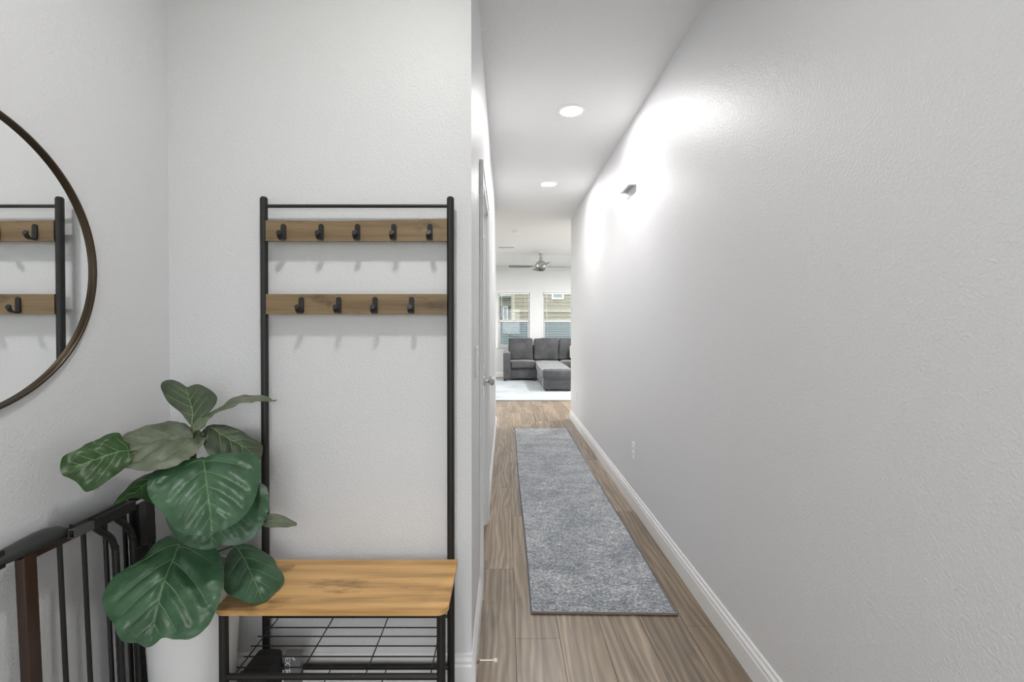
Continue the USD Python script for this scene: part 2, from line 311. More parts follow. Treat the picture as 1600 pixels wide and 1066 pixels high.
# the living room's right side has a wide glazed slider, out of sight beyond the hall's end
SL0, SL1, SLZ = 6.9, 10.7, 2.42
single('wall_living_right', cat_([box(LX1, LX1 + T, YRE, SL0, 0, HC), box(LX1, LX1 + T, SL1, YFAR, 0, HC), box(LX1, LX1 + T, SL0, SL1, SLZ, HC)]), M_wall, kind='structure')
single('wall_living_left', cat_([box(LX0 - T, LX0, YLE - T, SL0, 0, HC), box(LX0 - T, LX0, SL1, YFAR, 0, HC), box(LX0 - T, LX0, SL0, SL1, SLZ, HC)]), M_wall, kind='structure')
for n, x in (('door_3', LX1), ('door_4', LX0 - T)):
    d = thing(n, loc=(x, 8.7, 0), kind='structure')
    for y in (SL0, (SL0 + SL1) / 2):
        w = (SL1 - SL0) / 2; o = 0.0 if y == SL0 else 0.03
        ring = unary_union([sg.box(y, 0, y + w, SLZ)]).difference(sg.box(y + .07, .09, y + w - .07, SLZ - .07))
        s = part(d, 'sliding_panel', prism(ring, 'x', x + .02 + o, x + .05 + o), M_trim)
        part(s, 'pane', box(x + .033 + o, x + .037 + o, y + .07, y + w - .07, .09, SLZ - .07), M_pane)

BP = [(0, 0), (.014, 0), (.014, .078), (.0105, .086), (.0125, .089), (.0125, .097), (.0065, .107), (.0065, .117), (.003, .122), (0, .122)]
def base_y(x, s, y0, y1): return prism([(x + s * t, z) for t, z in BP], 'y', y0, y1)
def base_x(y, s, x0, x1): return prism([(y + s * t, z) for t, z in BP], 'x', x0, x1)
single('baseboard_right', base_y(XR, -1, YF, YRE), M_trim, kind='structure')
single('baseboard_left', base_y(XL, 1, YF, YB), M_trim, kind='structure')
single('baseboard_back', base_x(YB, -1, XL + .014, XH), M_trim, kind='structure')
single('baseboard_hall', cat_([base_y(XH, 1, YB - .014, D0 - .062), base_y(XH, 1, D1 + .062, YLE)]), M_trim, kind='structure')
single('baseboard_far', base_x(YFAR, -1, LX0, LX1), M_trim, kind='structure')

# hall door: slab with recessed panels, jamb, casing, three hinges, round knob
d = thing('door_1', loc=(XH, (D0 + D1) / 2, 0), kind='structure')
slab = box(XH - .052, XH - .016, D0 + .022, D1 - .022, .012, DZ - .022, .002)
panels = [(D0 + .13, D1 - .13, .16, .88), (D0 + .13, D1 - .13, 1.02, DZ - .16)]
part(d, 'door_slab', slab, M_door)
for a, b, c, e in panels:
    ring = sg.box(a, c, b, e).difference(sg.box(a + .03, c + .03, b - .03, e - .03))
    part(d, 'panel_moulding', prism(ring, 'x', XH - .017, XH - .009), M_door)
    part(d, 'door_panel', box(XH - .017, XH - .012, a + .05, b - .05, c + .05, e - .05, .003), M_door)
part(d, 'jamb', cat_([box(XH - T, XH, D0, D0 + .019, 0, DZ), box(XH - T, XH, D1 - .019, D1, 0, DZ), box(XH - T, XH, D0, D1, DZ - .019, DZ)]), M_trim)
CZ = DZ + .05
for y0, y1 in ((D0 - .058, D0 + .006), (D1 - .006, D1 + .058)):
    part(d, 'casing', cat_([box(XH, XH + .012, y0, y1, 0, CZ, .002), box(XH + .0115, XH + .018, y0 + .0008 if y0 < D0 else y1 - .022, y0 + .022 if y0 < D0 else y1 - .0008, 0, CZ - .0008, .002)]), M_trim)
part(d, 'casing', cat_([box(XH, XH + .012, D0 + .006, D1 - .006, DZ - .006, CZ, .002), box(XH + .0115, XH + .0178, D0 - .036, D1 + .036, CZ - .022, CZ - .0008, .002)]), M_trim)
for z in (1.79, 1.07, 0.30):
    h = part(d, 'hinge', cat_([post(XH + .004, D0 + .021, z - .045, z + .045, .0065, 12, .001), box(XH - .014, XH - .001, D0 + .019, D0 + .0235, z - .044, z + .044)]), M_nickel, 30)
k = lathe([(0, 0), (.032, 0), (.032, .004), (.028, .009), (.012, .013), (.011, .030), (.020, .036), (.0275, .046), (.0285, .054), (.024, .064), (.012, .069), (0, .070)], n=28)
k.apply_transform(trimesh.transformations.rotation_matrix(math.pi / 2, [0, 1, 0])); k.apply_translation([XH - .016, D1 - .09, .936])
part(d, 'knob', k, M_nickel, 30)
part(d, 'latch_plate', box(XH - .0175, XH - .0135, D1 - .0215, D1 - .0185, .905, .965), M_nickel)

# entry door, standing open behind the camera
d = thing('door_2', loc=(FD0, YF, 0), kind='structure')
part(d, 'jamb', cat_([box(FD0, FD0 + .02, YF - T, YF, 0, FDZ), box(FD1 - .02, FD1, YF - T, YF, 0, FDZ), box(FD0, FD1, YF - T, YF, FDZ - .02, FDZ)]), M_trim)
part(d, 'casing', cat_([box(FD0 - .06, FD0, YF, YF + .015, 0, FDZ + .06), box(FD1, FD1 + .06, YF, YF + .015, 0, FDZ + .06), box(FD0, FD1, YF, YF + .015, FDZ, FDZ + .06)]), M_trim)
for x0 in (FD0 - .105,): part(d, 'door_slab', box(x0, x0 + .04, YF + .02, YF + .80, .012, FDZ - .03, .002), M_door)

# windows
for i, (a, b) in enumerate(WIN):
    w = thing(f'window_{i + 1}', loc=((a + b) / 2, YFAR, WZ0), kind='structure')
    y0, y1, f = YFAR + .07, YFAR + .12, .038
    ring = sg.box(a, WZ0, b, WZ1).difference(sg.box(a + f, WZ0 + f, b - f, WZ1 - f))
    part(w, 'frame', prism(ring, 'y', y0, y1), M_trim)
    zm = 1.385
    part(w, 'meeting_rail', box(a + f, b - f, y0 - .008, y1 - .01, zm - .032, zm + .032, .003), M_trim)
    part(w, 'sash', prism(sg.box(a + f, WZ0 + f, b - f, zm - .03).difference(sg.box(a + f + .022, WZ0 + f + .03, b - f - .022, zm - .031)), 'y', y0 + .004, y0 + .03), M_trim)
    part(w, 'pane', box(a + f, b - f, y0 + .032, y0 + .036, zm, WZ1 - f), M_pane)
    part(w, 'pane', box(a + f, b - f, y0 + .016, y0 + .020, WZ0 + f, zm), M_pane)
    part(w, 'insect_screen', box(a + f, b - f, y1 - .006, y1 - .005, WZ0 + f, zm - .03), M_screen)
    part(w, 'sill', box(a - .03, b + .03, YFAR - .03, YFAR + .075, WZ0 - .022, WZ0, .004), M_trim)
    part(w, 'trim', cat_([box(a - .022, a, YFAR - .010, YFAR, WZ0, WZ1 + .022), box(b, b + .022, YFAR - .010, YFAR, WZ0, WZ1 + .022), box(a, b, YFAR - .010, YFAR, WZ1, WZ1 + .022)]), M_trim)

# outside: ground, porch
single('ground', box(-60, 60, -60, 90, -.45, -.25), M_grass, kind='structure')
single('porch', cat_([box(-2.5, 2.5, -4.6, YF - T, -.25, -.03), box(-2.6, 2.6, -2.7, YF - T - .001, 2.62, 2.8)]), M_concrete, kind='structure')
single('patio', cat_([box(LX1 + T, LX1 + 4.5, 6.0, 12.0, -.25, -.03), box(LX0 - 4.5, LX0 - T, 6.0, 12.0, -.25, -.03)]), M_concrete, kind='structure')

# ------------------------------------------------------------------ beyond the windows
h = thing('neighbor_house', 'beige lap-sided house with a pale band seen straight through the far windows', 'house', (5, 25, -.25))
HY, HX0, HX1 = 24.0, 0.42, 12.0
part(h, 'wall', box(HX0, HX1, HY + .03, HY + 8, -.25, 6.2), M_siding)
sid = []
for lo, hi in ((-.2, 1.93), (2.09, 6.0)):
    z = lo
    while z < hi - .02:
        z2 = min(z + .19, hi); sid.append(prism([(HY + .03, z), (HY - .004, z), (HY + .022, z2), (HY + .03, z2)], 'x', HX0 + .1, HX1)); z += .19
part(h, 'lap_siding', cat_(sid), M_siding, kind='stuff')
part(h, 'band_board', box(HX0 - .02, HX1, HY - .05, HY + .03, 1.94, 2.08, .01), M_cream)
part(h, 'corner_board', box(HX0 - .03, HX0 + .09, HY - .03, HY + .10, -.2, 6.1), M_cream)
for wx, wz0, wz1, ww in ((2.72, 2.62, 3.5, .62), (6.2, 2.6, 3.5, .9)):
    f = part(h, 'window', prism(sg.box(wx - ww / 2, wz0, wx + ww / 2, wz1).difference(sg.box(wx - ww / 2 + .09, wz0 + .09, wx + ww / 2 - .09, wz1 - .09)), 'y', HY - .06, HY + .02), M_trim)
    part(f, 'pane', box(wx - ww / 2 + .09, wx + ww / 2 - .09, HY - .03, HY - .02, wz0 + .09, wz1 - .09), M_darkglass)
part(h, 'roof', prism([(HY - .5, 6.1), (HY + 8.5, 6.1), (HY + 4, 8.6)], 'x', HX0 - .4, HX1 + .4), M_roof)
h = thing('neighbor_house', 'cream house with dark shuttered windows glimpsed at the left of the left window', 'house', (-4, 38, -.25))
GY = 34.0
part(h, 'wall', box(-12, .45, GY, GY + 8, -.25, 3.35), M_siding2)
part(h, 'roof', prism([(GY - .6, 3.3), (GY + 8.6, 3.3), (GY + 4, 5.6)], 'x', -12.5, .9), M_roof)
part(h, 'gutter', box(-12.5, .9, GY - .72, GY - .6, 3.18, 3.34, .02), M_shutter)
for wx in (-1.2, .02):
    f = part(h, 'window', prism(sg.box(wx - .18, 1.55, wx + .18, 2.65).difference(sg.box(wx - .13, 1.6, wx + .13, 2.6)), 'y', GY - .07, GY), M_trim)
    part(f, 'pane', box(wx - .13, wx + .13, GY - .04, GY - .03, 1.6, 2.6), M_darkglass)
    for s in (-1, 1): part(h, 'shutter', box(wx + s * .21, wx + s * .37, GY - .06, GY - .005, 1.55, 2.65, .01), M_shutter)
f = thing('vinyl_fence', 'pale vinyl privacy fence across the yard behind the lower window panes', 'fence', (1, 17, -.25))
for k in range(9):
    x = -7 + k * 2.0
    part(f, 'post', box(x - .06, x + .06, 16.94, 17.06, -.25, 1.50, .008), M_fence)
    part(f, 'rail', box(x + .06, x + 1.94, 16.98, 17.02, -.16, -.06, .005), M_fence); part(f, 'rail', box(x + .06, x + 1.94, 16.975, 17.025, 1.36, 1.45, .005), M_fence)
    for j in range(10): part(f, 'fence_board', box(x + .065 + j * .1875, x + .062 + (j + 1) * .1875, 16.99, 17.01, -.06, 1.36, .003), M_fence)
g = thing('garden_stand', 'thin dark garden stand with a slanting arm and round knob outside the left far window', 'garden stand', (.42, 14.0, -.25))
part(g, 'pole', tube([(.42, 14.0, -.25), (.42, 14.0, .90)], .016, 10), M_shutter, True)
part(g, 'arm', tube([(.42, 14.0, .895), (.154, 14.0, .965), (-.15, 14.0, 1.18)], .011, 10), M_shutter, True)
kb = trimesh.creation.icosphere(2, .032); kb.apply_translation([.154, 14.0, .965]); part(g, 'knob', kb, M_shutter, True)
def bush(x0, x1, y, z1, seed):
    s = trimesh.creation.icosphere(4); v = s.vertices * np.array([(x1 - x0) / 2, .4, (z1 + .25) / 2 * 1.05])
    v = v * (1 + .35 * (meshkit.fbm(s.vertices * 3 + seed, 4, seed)[:, None] - .5)); return trimesh.Trimesh(v + [(x0 + x1) / 2, y, (z1 - .25) / 2], s.faces)
for i, (a, b, lab) in enumerate(((-1.62, -.55, 'leftmost low shrub by the pale fence, left of the window view'), (-.45, .55, 'low dark green shrub by the pale fence under the left far window'), (.66, 1.5, 'low shrub by the pale fence between the two far windows'), (1.6, 2.6, 'low dark shrub by the pale fence behind the right far window'))):
    single('shrub', bush(a, b, 15.9, .50 + .03 * i, i + 1), M_hedge, lab, 'shrub', 'shrubs along the fence', smooth=True)

# ------------------------------------------------------------------ living room
for i, (a, b) in enumerate(WIN):
    lab = ['open white slat blind in the window left of the hall view', 'open white slat blind in the left of the two far windows', 'open white slat blind in the right of the two far windows', 'open white slat blind in the window behind the right end of the sofa'][i]
    w = thing('window_blind', lab, 'blind', ((a + b) / 2, YFAR + .04, WZ1), 'blinds in the far windows')
    part(w, 'head_rail', box(a + .012, b - .012, YFAR + .015, YFAR + .06, WZ1 - .045, WZ1 - .002, .003), M_blind)
    z = WZ1 - .075
    while z > WZ0 + .05:
        part(w, 'slat', turn(box(a + .015, b - .015, YFAR + .014, YFAR + .062, z - .0014, z + .0014), -4, [1, 0, 0], [0, YFAR + .038, z]), M_blind); z -= .043
    part(w, 'bottom_rail', box(a + .015, b - .015, YFAR + .016, YFAR + .060, WZ0 + .012, WZ0 + .032, .003), M_blind)
    for x in (a + .12, b - .12): part(w, 'ladder_cord', cat_([tube([(x, YFAR + .013, WZ0 + .02), (x, YFAR + .013, WZ1 - .03)], .0012, 6), tube([(x, YFAR + .063, WZ0 + .02), (x, YFAR + .063, WZ1 - .03)], .0012, 6)]), M_blind)
    part(w, 'tilt_wand', tube([(a + .085, YFAR + .004, WZ1 - .04), (a + .088, YFAR + .002, WZ1 - .62)], .0055, 8), M_blind)

r = thing('area_rug', 'pale blue-grey area rug under the grey sectional sofa', 'rug', (1.2, 9.5, 0))
part(r, 'pile', box(-.62, 2.9, 7.86, 11.0, .0005, .011, .003), M_liverug)
part(r, 'binding', cat_([box(-.63, 2.91, 7.845, 7.86, .0005, .010, .002), box(-.635, -.62, 7.86, 11, .0005, .010, .002), box(2.9, 2.915, 7.86, 11, .0005, .010, .002)]), M_binding)

s = thing('sectional_sofa', 'dark grey velour sectional sofa with a chaise under the far windows', 'sofa', (1.0, 10.8, 0))
Z0 = .012
def feet(xs, ys):
    for x in xs:
        for y in ys: part(s, 'foot', box(x - .03, x + .03, y - .03, y + .03, Z0, Z0 + .045, .004), M_foot)
part(s, 'arm', soft_box(-.04, .125, 10.52, 11.36, .055, .66, .045, .06, 0, .012, 1), M_sofa, True)
part(s, 'arm', soft_box(1.90, 2.065, 10.52, 11.36, .055, .66, .045, .06, 0, .012, 2), M_sofa, True)
part(s, 'base', soft_box(.12, 1.905, 10.62, 11.30, .055, .29, .02, .1), M_sofa, True)
part(s, 'back_frame', soft_box(.12, 1.905, 11.16, 11.38, .25, .80, .04, .08), M_sofa, True)
part(s, 'seat_cushion', soft_box(.128, .705, 10.57, 11.14, .292, .455, .035, .035, .018, .010, 3), M_sofa, True)
part(s, 'seat_cushion', soft_box(1.312, 1.898, 10.57, 11.14, .292, .455, .035, .035, .018, .010, 5), M_sofa, True)
part(s, 'chaise_base', soft_box(.735, 1.295, 8.88, 10.70, .05, .265, .02, .08), M_sofa, True)
part(s, 'chaise_cushion', soft_box(.715, 1.305, 8.84, 11.14, .262, .44, .045, .035, .022, .02, 7), M_sofa, True)
for i, (a, b) in enumerate(((.085, .665), (.69, 1.27), (1.285, 1.865))):
    part(s, 'back_cushion', turn(soft_box(a, b, 10.95, 11.16, .445, .965, .045, .03, .05, .035, 11 + i, (1,)), -6, [1, 0, 0], [0, 11.1, .46]), M_sofa, True)
feet((.0, .66, 1.98), (10.56, 11.3)); feet((.80, 1.23), (8.94,))
part(s, 'side_zip', tube([(.733, 9.32, .07), (.733, 9.32, .255)], .006, 6), M_foot)
p_ = single('throw_pillow', turn(turn(soft_box(1.50, 1.855, 10.66, 10.77, .502, .82, .05, .03, .04, .01, 21, (1,)), -14, [1, 0, 0], [0, 10.72, .47]), 1.5, [0, 1, 0], [1.7, 10.7, .47]), M_pillow, 'cream throw pillow leaning on the right back cushion of the grey sofa', 'pillow', smooth=True)

FX, FY = .726, 9.40
f = thing('ceiling_fan', 'brushed nickel ceiling fan with flat blades hanging in the living room', 'ceiling fan', (FX, FY, HC))
part(f, 'canopy', lathe([(0, HC), (.058, HC), (.056, HC - .012), (.03, HC - .05), (.018, HC - .066), (0, HC - .066)], (FX, FY)), M_nickel, 30)
part(f, 'downrod', post(FX, FY, 2.60, HC - .06, .011), M_nickel, 30)
part(f, 'motor_housing', lathe([(0, 2.665), (.012, 2.665), (.03, 2.64), (.036, 2.585), (.062, 2.575), (.105, 2.53), (.115, 2.50), (.115, 2.455), (.10, 2.44), (0, 2.44)], (FX, FY), 40), M_nickel, 30)
part(f, 'lower_cap', lathe([(0, 2.375), (.05, 2.378), (.085, 2.40), (.10, 2.44), (0, 2.44)], (FX, FY), 40), M_gunmetal, 30)
for k in range(4):
    a = math.radians(7 + 90 * k)
    out = sg.Polygon([(.16, -.045), (.30, -.062), (.55, -.066), (.645, -.05), (.66, 0), (.645, .05), (.55, .066), (.30, .062), (.16, .045)])
    bl = prism(out, 'z', 2.46, 2.467); turn(bl, 11, [1, 0, 0], [0, 0, 2.463]); br = box(.09, .22, -.022, .022, 2.452, 2.460, .002); turn(br, 8, [1, 0, 0], [0, 0, 2.456])
    for m in (bl, br): m.apply_transform(trimesh.transformations.rotation_matrix(a, [0, 0, 1])); m.apply_translation([FX, FY, 0])
    b_ = part(f, 'blade', bl, M_fan); part(b_, 'blade_bracket', br, M_nickel)

# ------------------------------------------------------------------ ceiling and hall fittings
def downlight(x, y, label, group, which):
    d = thing('recessed_light', label, 'ceiling light', (x, y, HC), group)
    part(d, 'trim_ring', lathe([(.070, HC), (.094, HC), (.092, HC - .004), (.076, HC - .009), (.070, HC - .007)], (x, y), 48), M_plastic, 30)
    part(d, 'diffuser', trimesh.creation.cylinder(.0705, .004, sections=32, transform=trimesh.transformations.translation_matrix([x, y, HC - .0035])), M_glow)
    L_ = UsdLux.DiskLight.Define(stage, d + '/lamp'); L_.CreateRadiusAttr(.068); L_.CreateColorAttr(Gf.Vec3f(1.0, 0.985, 0.965))
    L_.CreateIntensityAttr({'foyer': LAMP_FOYER, 'hall': LAMP_HALL, 'living': LAMP_LIVING}[which]); L_.AddTranslateOp().Set(Gf.Vec3d(0, 0, -.0065))
downlight(.448, 3.154, 'nearer of the two lit round ceiling lights in the hall', 'hall ceiling lights', 'hall')
downlight(.448, 4.780, 'farther of the two lit round ceiling lights in the hall', 'hall ceiling lights', 'hall')
for x, y in FOYER: downlight(x, y, 'lit round ceiling light over the foyer, above the picture', 'foyer ceiling lights', 'foyer')

for i, (x, y) in enumerate(LIVING): downlight(x, y, ['living room ceiling light left of the fan', 'living room ceiling light right of the fan, nearest the hall', 'living room ceiling light farthest right of the fan', 'living room ceiling light right of the fan, nearest the windows'][i], 'living room ceiling lights', 'living')

x, y = .165, 7.18
d = thing('smoke_detector', 'small round white smoke detector on the ceiling past the hall', 'smoke detector', (x, y, HC))
part(d, 'base_plate', lathe([(0, HC), (.062, HC), (.060, HC - .012), (0, HC - .012)], (x, y)), M_plastic, 30)
part(d, 'sensor_dome', lathe([(0, HC - .012), (.052, HC - .012), (.05, HC - .026), (.036, HC - .040), (0, HC - .042)], (x, y)), M_plastic, 30)
x, y = .026, 8.66
d = thing('ceiling_vent', 'white louvred air vent in the ceiling left of the fan', 'vent', (x, y, HC))
part(d, 'frame', prism(sg.box(x - .17, y - .09, x + .17, y + .09).difference(sg.box(x - .145, y - .065, x + .145, y + .065)), 'z', HC - .010, HC), M_plastic)
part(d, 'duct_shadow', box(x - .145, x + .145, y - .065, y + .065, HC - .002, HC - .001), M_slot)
for k in range(6): part(d, 'louvre', turn(box(x - .145, x + .145, y - .06 + k * .022, y - .042 + k * .022, HC - .0045, HC - .0035), 0, [1, 0, 0], [0, y, HC]), M_louvre)

c = thing('door_chime', 'white doorbell chime box high on the right hall wall', 'door chime', (XR, 3.34, 2.33))
part(c, 'cover', prism([(XR, 2.255), (XR - .046, 2.255), (XR - .052, 2.262), (XR - .052, 2.385), (XR - .040, 2.40), (XR, 2.40)], 'y', 3.21, 3.45), M_plastic)
part(c, 'grille', cat_([box(XR - .044, XR - .008, 3.24 + k * .03, 3.255 + k * .03, 2.2535, 2.2555) for k in range(6)]), M_gunmetal)
def outlet(y, z, label):
    o = thing('wall_outlet', label, 'outlet', (XR, y, z), 'outlets low on the right hall wall')
    part(o, 'cover_plate', box(XR - .006, XR, y - .036, y + .036, z - .0585, z + .0585, .003), M_plastic)
    for dz in (-.020, .020):
        q = part(o, 'socket', box(XR - .0085, XR - .005, y - .0165, y + .0165, z + dz - .0145, z + dz + .0145, .002), M_plastic)
        part(q, 'slot', cat_([box(XR - .0088, XR - .0080, y + t - .001, y + t + .001, z + dz - .003, z + dz + .006) for t in (-.0065, .0065)] + [box(XR - .0088, XR - .0080, y - .002, y + .002, z + dz - .010, z + dz - .006)]), M_slot)
    sc = lathe([(0, 0), (.0028, 0), (.002, .0008), (0, .0008)], n=10); sc.apply_transform(trimesh.transformations.rotation_matrix(-math.pi / 2, [0, 1, 0])); sc.apply_translation([XR - .006, y, z]); part(o, 'screw', sc, M_nickel)
outlet(3.25, .402, 'nearer white duplex outlet low on the right hall wall beside the runner')
outlet(5.87, .386, 'farther white duplex outlet near the living room end of the right hall wall')
o = thing('light_switch', 'white rocker switch plate on the hall wall just before the door', 'light switch', (XH, 1.90, 1.135))
part(o, 'cover_plate', box(XH, XH + .006, 1.84, 1.96, 1.075, 1.197, .003), M_plastic)
for dy in (-.023, .023): part(o, 'rocker', turn(box(XH + .004, XH + .010, 1.90 + dy - .0165, 1.90 + dy + .0165, 1.103, 1.169, .002), 3, [0, 1, 0], [XH + .005, 1.9, 1.136]), M_plastic)
o = thing('door_stop', 'short metal door stop with a white tip on the hall baseboard corner', 'door stop', (XH + .014, 1.70, .047))
def along_x(prof, x, y, z, n=20):
    m = lathe(prof, n=n); m.apply_transform(trimesh.transformations.rotation_matrix(math.pi / 2, [0, 1, 0])); m.apply_translation([x, y, z]); m.fix_normals(); return m
part(o, 'flange', along_x([(0, 0), (.012, 0), (.010, .004), (.0045, .012), (0, .012)], XH + .0138, 1.70, .047), M_warmbrass, 30)
part(o, 'rod', along_x([(0, .010), (.0035, .010), (.0035, .066), (0, .066)], XH + .0138, 1.70, .047), M_warmbrass, 30)
part(o, 'bumper', along_x([(0, .062), (.006, .062), (.0075, .066), (.0075, .074), (.005, .077), (0, .077)], XH + .0138, 1.70, .047), M_rubber, 30)

# runner: a thin woven mat that ripples a little
NX, NY = 44, 220
RX0, RX1, RY0, RY1 = .118, .758, 2.046, 5.75
u, v = np.meshgrid(np.linspace(0, 1, NX), np.linspace(0, 1, NY), indexing='ij')
gx = RX0 + u * (RX1 - RX0) + .004 * np.sin(v * 9); gy = RY0 + v * (RY1 - RY0) + .012 * (u - .5) * -1
def ridge(y, yc, w, amp, side): return amp * np.exp(-((y - yc) / w) ** 2) * side
side = np.clip((u - .45) / .5, 0, 1) ** 1.3
gz = .006 + .0015 * meshkit.fbm(np.stack([gx * 3, gy * 3, 0 * gx], -1), 3, 5) + ridge(gy, 3.64, .035, .016, side) + ridge(gy, 3.52, .03, .009, np.clip(1 - abs(u - .45) / .3, 0, 1)) + ridge(gy, 3.80, .03, .010, side * .8) + ridge(gy, 4.0, .03, .005, np.clip(1 - abs(u - .6) / .4, 0, 1))
gz[:, 0] += .002; top = np.stack([gx, gy, gz], -1).reshape(-1, 3)
ii, jj = np.meshgrid(np.arange(NX - 1), np.arange(NY - 1), indexing='ij'); q = (ii * NY + jj).ravel()
F1 = np.vstack([np.stack([q, q + NY, q + NY + 1], 1), np.stack([q, q + NY + 1, q + 1], 1)])
bot = top.copy(); bot[:, 2] = np.maximum(bot[:, 2] - .006, .0006)
n0 = len(top); F = [F1, F1[:, ::-1] + n0]
edge = [i * NY for i in range(NX)] + [(NX - 1) * NY + j for j in range(1, NY)] + [i * NY + NY - 1 for i in range(NX - 2, -1, -1)] + [j for j in range(NY - 2, 0, -1)]
e0 = np.array(edge); e1 = np.roll(e0, -1); F += [np.stack([e0, e0 + n0, e1 + n0], 1), np.stack([e0, e1 + n0, e1], 1)]
r = thing('runner_rug', 'long grey distressed runner rug lying along the hall floor', 'rug', (.44, 3.9, 0))
part(r, 'pile', (np.vstack([top, bot]), np.vstack(F)), M_runner, 40)
bl = top[np.array(edge)] + [0, 0, -.0025]
part(r, 'binding', sweep(bl, circ(.0036, 8), closed=True), M_binding, True)
part(r, 'end_binding', sweep([(x_, RY0 - .002 - .012 * (x_ - RX0) / (RX1 - RX0) + .006, .0058) for x_ in np.linspace(RX0 - .002, RX1 + .006, 20)], circ(.0052, 8)), M_backing, True)

# ------------------------------------------------------------------ foyer: mirror, coat rack bench, plant, gate
MY, MZ, MR = .970, 1.437, .360
m = thing('round_mirror', 'large round mirror with a thin bronze frame on the left foyer wall', 'mirror', (XL, MY, MZ))
g = trimesh.creation.cylinder(MR - .004, .002, sections=128); g.apply_transform(trimesh.transformations.rotation_matrix(math.pi / 2, [0, 1, 0])); g.apply_translation([XL + .0028, MY, MZ])
part(m, 'glass', g, M_mirror)
a = np.linspace(0, 2 * math.pi, 160, endpoint=False)
ring = np.stack([np.full(160, XL + .0112), MY + (MR - .003) * np.cos(a), MZ + (MR - .003) * np.sin(a)], 1)
def ringsweep(w, h, x, r):
    P = []
    for dr, dx in rect(w, h, .0015): P.append((r + dr, dx))
    k = len(P); V = [(x + dx, MY + rr * math.cos(t), MZ + rr * math.sin(t)) for t in a for rr, dx in P]; Fq = []
    for i in range(160):
        j = (i + 1) % 160
        for b in range(k): c = (b + 1) % k; Fq += [(i * k + b, j * k + b, j * k + c), (i * k + b, j * k + c, i * k + c)]
    mm = trimesh.Trimesh(V, Fq, process=False); mm.fix_normals(); return mm
part(m, 'frame', ringsweep(.0075, .014, XL + .0078, MR), M_bronze, 30)
part(m, 'backing', (lambda c: c)(g.copy().apply_translation([-.0022, 0, 0])), M_foot)

t = thing('coat_rack_bench', 'black metal coat rack with hooked wood boards and a wood bench seat', 'coat rack', (-.5, 1.45, 0))
BX0, BX1, BYB, BYF = -.829, -.1875, 1.600, 1.325
for x in (BX0, BX1):
    p_ = part(t, 'post', post(x, BYB, 0.004, 1.722, .0125), M_black, 40)
    part(p_, 'joint_ring', lathe([(0.0122, 1.075), (.0128, 1.075), (.0128, 1.077), (.0122, 1.077)], (x, BYB), 20), M_slot)
    part(p_, 'end_cap', lathe([(0, 1.7215), (.011, 1.7215), (.009, 1.725), (0, 1.7255)], (x, BYB), 20), M_blackgloss, 40)
for x in (-.8085, -.1835): part(t, 'front_leg', post(x, BYF, 0.004, .4655, .0128), M_black, 40)
part(t, 'top_bar', tube([(BX0, BYB, 1.694), (BX1, BYB, 1.694)], .006), M_black, 40)
part(t, 'rear_rail', tube([(BX0, BYB, .098), (BX1, BYB, .098)], .0095), M_black, 40)
part(t, 'shelf_bar', tube([(BX0, BYB, .273), (BX1, BYB, .273)], .005), M_black, 40)
def hook(x, z):
    """A flat J hook: plate with a rounded top, prong turned out and up."""
    y0 = 1.5885
    pl = sg.Point(0, 0).buffer(.0088, 16).union(sg.box(-.0088, -.042, .0088, 0)); m1 = prism(pl, 'y', y0 - .004, y0); m1.apply_translation([x, 0, z])
    path = bez([(x, y0 - .002, z - .036), (x, y0 - .004, z - .0425), (x, y0 - .014, z - .0455), (x, y0 - .024, z - .0415), (x, y0 - .031, z - .033), (x, y0 - .0325, z - .028)], 5)
    m2 = sweep(path, rect(.0172, .0042, .001), (1, 0, 0)) if False else sweep(path, [(b, a_) for a_, b in rect(.0172, .0042, .001)], (1, 0, 0))
    tip = trimesh.creation.cylinder(.0086, .0045, sections=20); tip.apply_transform(trimesh.transformations.rotation_matrix(math.radians(66), [1, 0, 0])); tip.apply_translation([x, y0 - .0328, z - .0265])
    return cat_([m1, m2, tip])
for z0, z1, xs, n_ in ((1.572, 1.643, (-.756, -.627, -.503, -.379, -.256), 0), (1.322, 1.391, (-.696, -.568, -.444, -.319), 1)):
    P = np.array([(x, z0) for x in np.linspace(BX0 + .011, BX1 - .011, 24)] + [(x, z1) for x in np.linspace(BX1 - .011, BX0 + .011, 24)])
    if n_ == 0: P[24:, 1] += np.interp(P[24:, 0], [BX0, -.58, BX1], [0, -.003, .004])
    b_ = part(t, 'hook_board', prism(P, 'y', 1.5885, 1.604), M_board)
    for x in xs: part(b_, 'hook', hook(x, z1 - .022 if n_ == 0 else z1 - .019), M_black, 30)
seat = sg.box(-.826 + .03, 1.298 + .03, -.162 - .03, 1.60).buffer(.03, 12).intersection(sg.box(-1, 1.2, 0, 1.586))
sv = prism(seat, 'z', .4655, .4785); top_ = prism(seat.buffer(-.0012), 'z', .4785, .4797)
part(t, 'bench_seat', cat_([sv, top_]), M_bench, 25)
for z, nm in ((.273, 0), (.112, 1)):
    s_ = part(t, 'shelf_rail', tube([(-.8085, BYF, z), (-.1835, BYF, z)], .0085), M_black, 40)
    for y in (1.541, 1.497, 1.452, 1.405, 1.36): part(s_, 'wire', tube([(np.interp(y, [BYF, BYB], [-.8085, BX0]) + .018, y, z), (np.interp(y, [BYF, BYB], [-.1835, BX1]) - .024, y, z)], .0019, 8), M_black, True)
    for x in (-.785, -.595, -.405, -.216): part(s_, 'wire', tube([(x, BYF, z - .003), (x, 1.60, z - .003)], .0019, 8), M_black, True)
for x, y in ((BX0, BYB), (BX1, BYB), (-.8085, BYF), (-.1835, BYF)): part(t, 'foot', post(x, y, 0.0005, .012, .015), M_foot, 40)

